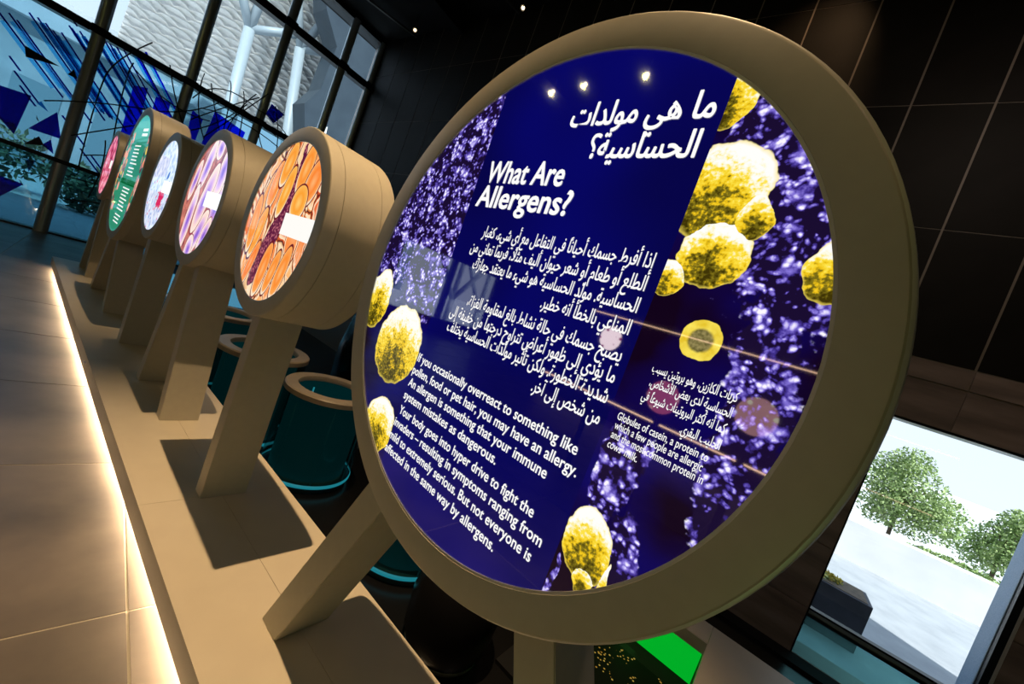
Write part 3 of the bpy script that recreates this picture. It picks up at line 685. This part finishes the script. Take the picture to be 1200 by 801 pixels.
for s, u0, u1, b in [('إذا أفرط جسمك أحياناً في التفاعل مع أي شيء، كغبار', -0.270, 0.522, 0.235), ('الطلع أو طعام أو شعر حيوان أليف مثلاً، فربما تعاني من', -0.312, 0.522, 0.162),
                     ('الحساسية. مولّد الحساسية هو شيء ما يعتقد جهازك', -0.262, 0.524, 0.092), ('المناعي بالخطأ أنه خطير.', 0.165, 0.524, 0.020),
                     ('يصبح جسمك في حالة نشاط بالغ لمقاومة الغزاة،', -0.215, 0.530, -0.066), ('ما يؤدي إلى ظهور أعراض تتراوح درجتها من خفيفة إلى', -0.300, 0.535, -0.134),
                     ('شديدة الخطورة. ولكن تأثير مولّدات الحساسية يختلف', -0.285, 0.536, -0.200), ('من شخص إلى آخر.', 0.255, 0.537, -0.270)]:
    text_line(bigpic, s, u0, u1, b, 0.068, R, True, bold=0.014)
for s, u0, u1, b in [('كريات الكازين، وهو بروتين يسبب', 0.632, 0.862, -0.058), ('الحساسية لدى بعض الأشخاص،', 0.640, 0.862, -0.100), ('كما أنه أكثر البروتينات شيوعاً في', 0.632, 0.862, -0.143), ('الحليب البقري.', 0.762, 0.865, -0.187)]:
    text_line(bigpic, s, u0, u1, b, 0.038, R, True, bold=0.012)
for s, u0, u1, b in [('Globules of casein, a protein to', 0.586, 0.850, -0.228), ('which a few people are allergic', 0.588, 0.846, -0.257), ('and the most common protein in', 0.588, 0.858, -0.286), ("cows' milk.", 0.588, 0.686, -0.317)]:
    text_line(bigpic, s, u0, u1, b, 0.034, R, bold=0.006)

# rows of far too small writing on the green board: plain white strokes
rs = random.Random(7); vs = []; fs = []
def dash(u0, u1, v0, v1):
    k = len(vs); q = 0.613
    vs.extend([(u0*q, v0*q, 0.001), (u1*q, v0*q, 0.001), (u1*q, v1*q, 0.001), (u0*q, v1*q, 0.001)]); fs.append((k, k+1, k+2, k+3))
for i, vv in enumerate([0.46, 0.40, 0.34, 0.28, 0.22, 0.16, 0.08, 0.02, -0.04, -0.26, -0.32, -0.38, -0.44, -0.50, -0.56, -0.62, -0.72, -0.78, -0.84]):
    x = -0.18 if vv > -0.2 else -0.12; end = x+0.42+rs.random()*0.18
    while x < end:
        wd = 0.035+rs.random()*0.07; dash(x, min(x+wd, end), vv, vv+0.022); x += wd+0.014
for v0 in (0.72, 0.64):
    x = 0.12
    while x < 0.5: wd = 0.06+rs.random()*0.07; dash(x, x+wd, v0, v0+0.045); x += wd+0.02
o = link('text_rows', mesh('text_rows', vs, fs), M['white_text'], grnpic); tag(o, kind='stuff')

# ------------------------------------------------------------ glass display tanks in the sunken part
def glow_glass(name):
    m, b = new_mat(name)
    b.inputs['Base Color'].default_value = (0.004, 0.03, 0.034, 1); b.inputs['Roughness'].default_value = 0.08
    b.inputs['Alpha'].default_value = 0.45; return m
M['tank_glass'] = glow_glass('dark_teal_glass')
M['ring'] = grainy('tank_ring_cream', (0.50, 0.42, 0.32), (0.56, 0.48, 0.36), 20, 0.35)
M['teal_core'] = simple('teal_inner_wall', (0.005, 0.05, 0.055), 0.4, emit=(0.0, 0.10, 0.11), es=0.12)  # faint emission put in for the teal light inside the tank
M['teal_led'] = simple('teal_light', (0, 0, 0), 0.4, emit=(0.02, 0.40, 0.50), es=0.45)
def tank(x, y, r, ztop, label, base=-0.69):
    root = empty('display_tank', (x, y, base), label, 'tank'); h = ztop-base
    def part(nm, prof, m, kind=None, n=64):
        vs, fs = lathe(prof, n); me = mesh(nm, vs, fs); smooth_by_angle(me, 35); return link(nm, me, m, root)
    part('glass_wall', [(0.07, r*0.97), (h-0.055, r*0.97)], M['tank_glass'])
    part('top_ring', [(h-0.055, r*0.96), (h-0.055, r), (h-0.012, r*1.0), (h, r-0.012), (h, r*0.735), (h-0.01, r*0.72), (h-0.05, r*0.72), (h-0.055, r*0.96)], M['ring'])
    part('inner_wall', [(0.08, r*0.80), (h-0.06, r*0.80)], M['teal_core'])
    part('light_band', [(0.055, r*0.985), (0.075, r*0.99), (0.085, r*0.97)], M['teal_led'])
    part('base_drum', [(0.0, r*0.93), (0.055, r*0.96), (0.055, 0.001)], simple('tank_base_teal', (0.01, 0.08, 0.10), 0.4))
    o = link('light_tube', tube_mesh('light_tube', [(-r*0.18, r*0.45, 0.1), (-r*0.18, r*0.45, h-0.08)], 0.008, 8), M['teal_led'], root)
    for a in (200, 250, 300):
        c, s = math.cos(math.radians(a))*r*0.93, math.sin(math.radians(a))*r*0.93
        link('rod', tube_mesh('rod', [(c, s, 0.08), (c, s, h-0.06)], 0.006, 8), M['teal_core'], root)
    return root
tank(2.21, 3.45, 0.428, 0.21, 'glass tank with a cream ring top between the orange and the big lightbox')
tank(1.88, 4.32, 0.428, 0.28, 'cream ringed glass tank seen behind the leg of the orange lightbox')
tank(2.42, 2.10, 0.428, 0.17, 'teal lit tank low behind the legs of the big lightbox')
tank(2.0, 6.0, 0.428, 0.25, 'glass tank half hidden behind the purple lightbox legs')
# dark glossy pods and glass fin behind the tanks
def pod(x, y, r, h, label):
    root = empty('dark_pod', (x, y, PITZ), label, 'exhibit')
    prof = [(0, r*0.8), (0.1, r*0.95), (h*0.5, r), (h*0.8, r*0.86), (h*0.95, r*0.5), (h, 0.001)]
    vs, fs = lathe(prof, 48); me = mesh('shell', vs, fs); smooth_by_angle(me, 60); link('shell', me, M['satin_black'], root)
    vs, fs = lathe([(0, r*0.82), (0.03, r*0.86), (0.05, r*0.83)], 48); link('foot_ring', mesh('foot_ring', vs, fs), M['steel'], root)
pod(2.15, 1.25, 0.30, 0.62, 'glossy black rounded pod low between the legs of the big lightbox')
pod(3.6, 3.9, 0.55, 1.6, 'tall glossy black pod behind the front cream ringed tank')
pod(3.9, 5.4, 0.5, 1.7, 'tall glossy black pod farther back behind the tanks')
# ------------------------------------------------------------ bench with a green lit well
bench = empty('display_bench', (2.3, -0.6, PITZ), 'cream bench with a green lit recess under the big lightbox at right', 'bench')
def bb(nm, x0, x1, y0, y1, z0, z1, m): return box(nm, x0-2.3, x1-2.3, y0+0.6, y1+0.6, z0-PITZ, z1-PITZ, m, bench)
bb('top_board', 2.66, 2.878, -0.05, 0.7, 0.12, 0.14, M['plinth'])
bb('top_board', 1.75, 2.878, -3.2, -0.052, 0.12, 0.14, M['plinth'])
bb('well_lip', 2.650, 2.660, -0.05, 0.7, 0.072, 0.139, M['cream'])
bb('well_lip', 1.75, 2.66, -0.060, -0.050, 0.06, 0.139, M['cream'])
bb('side_panel', 2.86, 2.875, -3.2, 0.7, PITZ, 0.12, M['cream'])
o = bb('green_light_panel', 2.652, 2.664, -0.045, 0.7, -0.118, 0.071, simple('green_light_panel', (0, 0, 0), 0.4, emit=(0.0, 0.42, 0.02), es=1.0)); tag(o, 'bright green glowing side of the recess')
bb('well_bottom', 1.75, 2.66, -0.05, 0.7, -0.14, -0.12, M['black'])
md, bs = new_mat('speckled_black_glass'); bs.inputs['Base Color'].default_value = (0.003, 0.003, 0.003, 1); bs.inputs['Roughness'].default_value = 0.7; bs.inputs['Specular IOR Level'].default_value = 0.1
tx = Tex(md, 1.0); d, c0 = tx.voro(55.0); msk = (0.33-d).step(0.0, 0.05)*c0.gt(0.45)*tx.noise(5, 2).gt(0.48)
bs.inputs['Emission Strength'].default_value = 0.6; put(bs, tx, tx.mix(msk, (0, 0, 0), tx.ramp(c0, [(0.5, (0.6, 0.42, 0.08)), (1.0, (0.5, 0.25, 0.03))])))
o = bb('speckled_panel', 1.95, 2.50, -0.03, 0.6, -0.120, -0.112, md); tag(o, 'black glass panel with scattered amber dots')
add_light('green_spill', 'AREA', (2.60, 0.3, -0.02), 0.15, (0.1, 1.0, 0.15), (1.6, 0.3, 0.3), shape='RECTANGLE', size=0.1, size_y=0.6)

# ------------------------------------------------------------ ceiling tracks and spots
def track(a, b, label):
    a = Vector(a); b = Vector(b); c = (a+b)/2
    root = empty('light_track', c, label, 'track')
    d = (b-a); n = Vector((-d.y, d.x, 0)).normalized()*0.025
    vs = []
    for p in (a, b):
        for s, z in ((-1, 0), (1, 0), (1, 0.04), (-1, 0.04)): vs.append(p+n*s+Vector((0, 0, z))-c)
    link('rail', mesh('rail', vs, [(0, 1, 2, 3), (7, 6, 5, 4), (0, 4, 5, 1), (1, 5, 6, 2), (2, 6, 7, 3), (3, 7, 4, 0)]), simple('track_grey', (0.035, 0.035, 0.035), 0.4), root)
    link('hanger', tube_mesh('hanger', [Vector((0, 0, 0.04)), Vector((0, 0, 7.16-c.z))], 0.006), M['black'], root)
track((2.5, 10.45, 7.02), (5.15, 9.55, 7.02), 'thin ceiling track near the top of the glazed wall')
track((3.0, 6.85, 7.02), (5.15, 6.30, 7.02), 'thin ceiling track just above the big lightbox ring')
def spotlight(p, label, aim=(0, 0, -1), glow=M['lamp'], group=None):
    root = empty('track_spotlight', p, label, 'spotlight', group)
    q = Vector(aim).normalized().to_track_quat('Z', 'Y').to_matrix().to_4x4()
    for nm, prof, m in (('housing', [(-0.16, 0.001), (-0.16, 0.04), (0.0, 0.05), (-0.004, 0.044), (-0.03, 0.04)], M['satin_black']), ('lens', [(-0.03, 0.030), (-0.028, 0.02), (-0.027, 0.001)], glow)):
        vs, fs = lathe(prof, 24); me = mesh(nm, vs, fs, True); o = link(nm, me, m, root); o.matrix_local = q
    link('stem', tube_mesh('stem', [(0, 0, 0.0), (0, 0, 7.16-p[2])], 0.008), M['black'], root)
for (p, e, a), lab in zip(SPOTS, ['spotlight high above the orange lightbox', 'spotlight high above the far lightboxes']):
    spotlight((p[0], p[1], p[2]+0.06), lab)
spotlight((4.75, 9.0, 6.80), 'small glowing ceiling spotlight near the corner of the glazed wall', (-0.6, -0.7, -0.6))
spotlight((4.9, 5.95, 6.85), 'small glowing ceiling spotlight left above the big lightbox ring', (-0.6, -0.5, -0.7))
spotlight((4.3, 0.8, 7.08), 'spotlight washing the dark panelled wall at upper right', (0.4, 0.2, -0.8))
for i, (x, y) in enumerate(BACK):
    spotlight((x, y, 6.85), ['ceiling spotlight behind the visitor, seen only as a warm glint in the glossy navy panel'][0], (0.55, -0.6, -0.5), glow=M['lamp_bright'], group='spotlights behind the visitor')
# opposite side of the hall, seen mirrored in the big panel
M['led2'] = simple('warm_cove_line', (0, 0, 0), 0.3, emit=(1.0, 0.62, 0.40), es=7)
cv = empty('lit_shelf', (-6.3, 2.0, 0), 'long shelf with warm light lines on the opposite side of the hall', 'shelf')
box('shelf_board', -0.28, 0.0, -6.0, 3.4, 2.16, 2.20, M['black'], cv); box('light_line', 0.0, 0.01, -6.0, 3.3, 2.17, 2.19, M['led2'], cv)
box('shelf_base', -0.28, 0.0, -6.0, 4.0, 0.0, 0.40, M['black'], cv); box('light_line', 0.0, 0.01, -6.0, 4.0, 0.37, 0.40, M['led2'], cv)
box('post', -0.28, -0.2, -5.9, -5.8, 0.40, 2.16, M['black'], cv); box('post', -0.28, -0.2, 3.3, 3.4, 0.40, 2.16, M['black'], cv)
def dish(x, y, z, r, base, speck, label, es):
    root = empty('petri_lightbox', (x, y, 0), label, 'lightbox')
    m, b, t = panel_mat('petri_picture', r, es); d, c0 = t.voro(2.3); put(b, t, t.mix((0.34-d+(t.noise(5, 2)-0.5)*0.3).step(0, 0.05)*c0.gt(0.35), base, speck))
    nseg = 48; me = mesh('picture', [(0.031, r*math.cos(2*math.pi*k/nseg), z+r*math.sin(2*math.pi*k/nseg)) for k in range(nseg)], [tuple(range(nseg))])
    me.transform(Matrix.Translation((0, 0, -z))); o = link('picture', me, m, root, (0, 0, z))
    o.matrix_local = Matrix.Translation((0.031, 0, z)) @ Matrix.Rotation(math.pi/2, 4, 'Y'); me.transform(Matrix.Rotation(-math.pi/2, 4, 'Y') @ Matrix.Translation((-0.031, 0, 0)))
    vs, fs = lathe([(0.03, r+0.001), (0.03, r+0.03), (-0.1, r+0.03), (-0.1, 0.001)], 48); o = link('barrel', mesh('barrel', vs, fs, True), M['black'], root)
    o.matrix_local = Matrix.Translation((0, 0, z)) @ Matrix.Rotation(math.pi/2, 4, 'Y')
    link('leg', tube_mesh('leg', [(-0.04, 0, 0), (-0.04, 0, z-r)], 0.03, 10), M['black'], root)
dish(-2.2, 2.07, 1.56, 0.125, (1.0, 0.80, 0.78), (0.22, 0.0, 0.02), 'small round lightbox of white agar with red colonies opposite the big lightbox', 1.6*4)
dish(-2.2, 1.35, 1.20, 0.15, (0.55, 0.10, 0.14), (0.9, 0.4, 0.4), 'small round lightbox of pink agar opposite the big lightbox', 3.0)
dish(-2.2, 0.62, 1.34, 0.15, (0.60, 0.30, 0.28), (0.9, 0.85, 0.6), 'small round lightbox of beige agar opposite the big lightbox', 3.0)

# ------------------------------------------------------------ outside, beyond the tall glazed wall
M['paving'] = grainy('pale_paving', (0.50, 0.52, 0.54), (0.66, 0.67, 0.68), 3, 0.8)
M['white_render'] = grainy('white_render', (0.76, 0.77, 0.77), (0.86, 0.86, 0.86), 2, 0.7)
M['blue_grey'] = grainy('blue_grey_cladding', (0.022, 0.036, 0.050), (0.034, 0.052, 0.068), 1.2, 0.5)
M['canopy'] = grainy('canopy_fabric', (0.78, 0.76, 0.72), (0.97, 0.95, 0.90), 2.5, 0.7, detail=4)
M['tube_grey'] = simple('pale_grey_steel', (0.34, 0.40, 0.43), 0.45)
tag(box('ground', -80, 120, YC+0.4, 160, -0.25, -0.05, M['paving']), kind='structure')
tag(box('ground', XW+0.35, 120, -80, YC+0.4, -0.85, -0.69, grainy('grey_paving', (0.34, 0.36, 0.38), (0.44, 0.46, 0.48), 3, 0.85)), kind='structure')
tag(box('ground', 12.9, 120, -80, YC+0.4, -0.69, -0.60, M['white_render']), kind='structure')
# scalloped canopy skin
N1, N2 = 300, 230
xs = np.linspace(2.2, 15.5, N1); vsz = np.linspace(0, 1, N2)
XX, TT = np.meshgrid(xs, vsz)
row = TT*46; rowi = np.floor(row); fr = row-rowi
wob = np.sin(XX*1.3+rowi*2.1)*0.35+np.sin(XX*3.7+rowi*1.3)*0.15
sc = np.abs(np.sin((XX*3.0+rowi*1.57+wob)))
depth = 0.38*fr*(0.45+0.8*sc)+0.25*np.sin(XX*0.9+TT*5)
YY = 31.5-TT*4.5+depth*-1.0
ZZ = 7.4+TT*11.0-0.22*fr*(1-sc)
V = np.stack([XX, YY, ZZ], -1).reshape(-1, 3)
idx = np.arange(N1*N2).reshape(N2, N1)
F = np.stack([idx[:-1, :-1], idx[:-1, 1:], idx[1:, 1:], idx[1:, :-1]], -1).reshape(-1, 4)
me = bpy.data.meshes.new('canopy_skin'); me.from_pydata(V.tolist(), [], F.tolist()); me.update(); me.polygons.foreach_set('use_smooth', [True]*len(me.polygons))
can = empty('garden_canopy', (8, 30, 0), 'pale scalloped canopy skin outside behind the steel tubes', 'canopy')
o = link('skin', me, M['canopy'], can); o.location = (-8, -30, 0); tag(o, kind='stuff')
def steel_tree(base, node, tips, label, r=0.26):
    root = empty('branching_column', (base[0], base[1], -0.05), label, 'column')
    l = root.location
    link('trunk', tube_mesh('trunk', [Vector(base)-l, Vector(node)-l], r, 16), M['tube_grey'], root)
    for t_ in tips: link('branch', tube_mesh('branch', [Vector(node)-l, Vector(t_)-l], r*0.8, 14), M['tube_grey'], root)
steel_tree((6.6, 27, -0.05), (6.05, 27, 10.8), [(4.6, 27, 13.4), (6.3, 27, 15.0), (8.3, 27, 12.3)], 'grey branching steel column outside behind the second bay')
steel_tree((10.2, 27, -0.05), (8.4, 27, 11.6), [(7.2, 27, 15.0), (10.6, 27, 12.9), (9.6, 27, 15.5)], 'grey branching steel column outside nearer the corner')
steel_tree((-8.6, 14.0, -0.05), (-8.6, 14.0, 1.2), [(-6.6, 14.0, 4.0), (-10.6, 14.0, 4.0), (-8.6, 14.0, 5.0)], 'grey forked steel column outside the low west bay', 0.14)
steel_tree((-11.4, 15.5, -0.05), (-11.4, 15.5, 1.0), [(-9.4, 15.5, 4.0), (-13.4, 15.5, 4.0), (-11.4, 15.5, 5)], 'grey forked steel column outside, farthest west', 0.14)
bd = empty('low_building', (4, 36, 0), 'low grey building edge outside across the whole glazed wall', 'building')
box('facade', -22, 4.8, 0, 3, -0.05, 7.4, grainy('grey_facade', (0.16, 0.22, 0.25), (0.30, 0.38, 0.42), 0.5, 0.7), bd)
box('roof_band', -22, 4.8, -0.6, 0, 7.4, 9.0, grainy('pale_grey_band', (0.38, 0.42, 0.45), (0.46, 0.50, 0.53), 0.6, 0.7), bd)
for i in range(10):
    box('window_bay', -20+i*3.1, -18.2+i*3.1, -0.06, 0.0, 0.8, 4.6, simple('dark_glass_bay', (0.14, 0.22, 0.26), 0.2), bd)
gb = empty('grey_tower', (13.0, 24, 0), 'blue grey building filling the glazed wall near the corner', 'building')
def slab(name, pts, y0, y1, m, parent):
    n = len(pts); vs = [(p[0], y0, p[1]) for p in pts]+[(p[0], y1, p[1]) for p in pts]
    return link(name, mesh(name, vs, [tuple(range(n)), tuple(range(2*n-1, n-1, -1))]+[(i, i+n, (i+1) % n+n, (i+1) % n) for i in range(n)]), m, parent)
slab('facade', [(-6.0, 16), (-5.0, 13.0), (-4.0, 11.8), (-4.1, 9.4), (-4.6, 8.3), (-4.0, 6.5), (-4.3, -0.05), (9, -0.05), (9, 20), (-6, 20)], 0.0, 1.5, M['blue_grey'], gb)
slab('white_fin', [(-3.95, 5.2), (-3.35, 7.8), (-3.1, 5.0)], -0.4, -0.1, M['canopy'], gb)

# foliage
def leaf_cloud(name, centers, n, size, mat, parent, seed, flat=1.0):
    g = np.random.default_rng(seed); vs = []; fs = []
    for (cx, cy, cz, rx, ry, rz) in centers:
        k = int(n*(rx*ry*rz)**(2/3)/sum((c[3]*c[4]*c[5])**(2/3) for c in centers))
        p = g.normal(size=(k, 3)); p /= np.linalg.norm(p, axis=1)[:, None]; p *= (g.random((k, 1))**0.4)
        p = p*np.array([rx, ry, rz])+np.array([cx, cy, cz])
        a = g.normal(size=(k, 3)); a /= np.linalg.norm(a, axis=1)[:, None]; b = np.cross(a, g.normal(size=(k, 3))); b /= np.linalg.norm(b, axis=1)[:, None]
        s = size*(0.6+0.8*g.random((k, 1)))
        base = len(vs); q = np.stack([p-a*s, p+b*s*0.45, p+a*s, p-b*s*0.45], 1).reshape(-1, 3)
        vs.extend(q.tolist()); fs.extend([(base+4*i, base+4*i+1, base+4*i+2, base+4*i+3) for i in range(k)])
    o = link(name, mesh(name, vs, fs), mat, parent); tag(o, kind='stuff'); return o
def leaf_mat(name, c0, c1):
    m = grainy(name, c0, c1, 6, 0.6); b = m.node_tree.nodes['Principled BSDF']
    b.inputs['Subsurface Weight'].default_value = 0.0; return m
M['leaf'] = leaf_mat('olive_leaf', (0.16, 0.27, 0.07), (0.50, 0.62, 0.26))
M['leaf_dark'] = leaf_mat('dark_leaf', (0.04, 0.08, 0.05), (0.12, 0.18, 0.10))
M['bark'] = grainy('bark', (0.10, 0.07, 0.05), (0.2, 0.15, 0.1), 20, 0.9)
def tree(x, y, h, centers, n, size, label, seed, mat='leaf', group=None):
    root = empty('small_tree', (x, y, GZ+0.3), label, 'tree', group)
    link('trunk', tube_mesh('trunk', [(0, 0, 0), (0.02, 0.03, h*0.3), (0.0, 0.0, h*0.62)], 0.05, 10, [0.06, 0.045, 0.03]), M['bark'], root)
    for k in range(6):
        a = k*1.05; link('branch', tube_mesh('branch', [(0, 0, h*0.35+0.04*k), (0.22*math.cos(a), 0.25*math.sin(a), h*0.58+0.05*k), (0.3*math.cos(a), 0.35*math.sin(a), h*0.66)], 0.02, 6, [0.02, 0.014, 0.006]), M['bark'], root)
    leaf_cloud('foliage', centers, n, size, M[mat], root, seed)
GZ = -0.69
tree(11.9, -2.35, 2.2, [(0, 0.3, 0.9, 0.5, 0.4, 0.45), (0, 0, 1.35, 0.6, 0.66, 0.62), (0, -0.55, 1.15, 0.55, 0.45, 0.42), (0.1, 0.38, 1.55, 0.5, 0.45, 0.48), (0, 0.10, 1.95, 0.4, 0.38, 0.34), (0, -0.2, 0.85, 0.55, 0.75, 0.38)], 10000, 0.036, 'leafy olive green tree outside, left one behind the low white wall', 3)
tree(12.6, -4.05, 2.1, [(0, 0, 1.05, 0.55, 0.5, 0.5), (0, 0.20, 0.75, 0.42, 0.6, 0.38), (0.1, -0.45, 1.35, 0.55, 0.55, 0.5), (0, -0.1, 1.55, 0.42, 0.35, 0.3)], 8000, 0.036, 'leafy olive green tree outside, right one beside the window jamb', 5)
tag(box('low_wall', 10.8, 11.2, -14, 4, GZ, 0.06, M['white_render']), 'low white garden wall outside the side window', 'wall')
tag(leaf_cloud('ground_cover', [(11.6, -3.3, -0.02, 0.25, 0.8, 0.12)], 1500, 0.035, M['leaf'], None, 9), 'low grassy planting along the back of the white wall', 'plants')
M['dark_stone'] = grainy('dark_planter_stone', (0.045, 0.05, 0.07), (0.07, 0.075, 0.10), 10, 0.6)
pb = empty('planter', (6.45, -0.5, GZ), 'dark grey planter box with yellow flowers outside the side window', 'planter')
box('box', -0.25, 0.25, -0.84, 1.0, 0.0, 0.555, M['dark_stone'], pb, 0.008)
box('soil', -0.22, 0.22, -0.80, 0.97, 0.556, 0.562, M['bark'], pb)
M['yellow_flower'] = simple('yellow_flower', (0.75, 0.62, 0.12), 0.7)
leaf_cloud('flowers', [(0.0, -0.25, 0.58, 0.18, 0.36, 0.06)], 700, 0.022, M['yellow_flower'], pb, 11)
leaf_cloud('stems', [(0.0, -0.25, 0.57, 0.18, 0.36, 0.04)], 500, 0.02, M['leaf'], pb, 12)
# planting and shrubs seen low through the teal glass
for k, (x, y, r) in enumerate([(-1.8, 17, 1.1), (-0.4, 19, 1.3), (1.6, 18, 1.0), (3.4, 20, 1.4), (5.5, 19, 1.1), (-4.5, 18, 1.2), (-7.5, 20, 1.5)]):
    root = empty('shrub', (x, y, -0.05), ['rounded dark shrub outside at the far left edge of the glazing', 'rounded dark shrub outside beyond the first bay of the glazing', 'small dark shrub outside beyond the red lightbox', 'broad dark shrub outside beyond the green lightbox', 'small dark shrub outside beyond the purple lightbox', 'dark shrub outside west of the view', 'broad dark shrub outside farthest west'][k], 'shrub', 'shrubs outside the glazed wall')
    link('stem', tube_mesh('stem', [(0, 0, 0), (0, 0, r*0.8)], 0.05), M['bark'], root)
    leaf_cloud('foliage', [(0, 0, r*0.75, r, r*0.8, r*0.7)], 900, 0.11, M['leaf_dark'], root, 20+k)
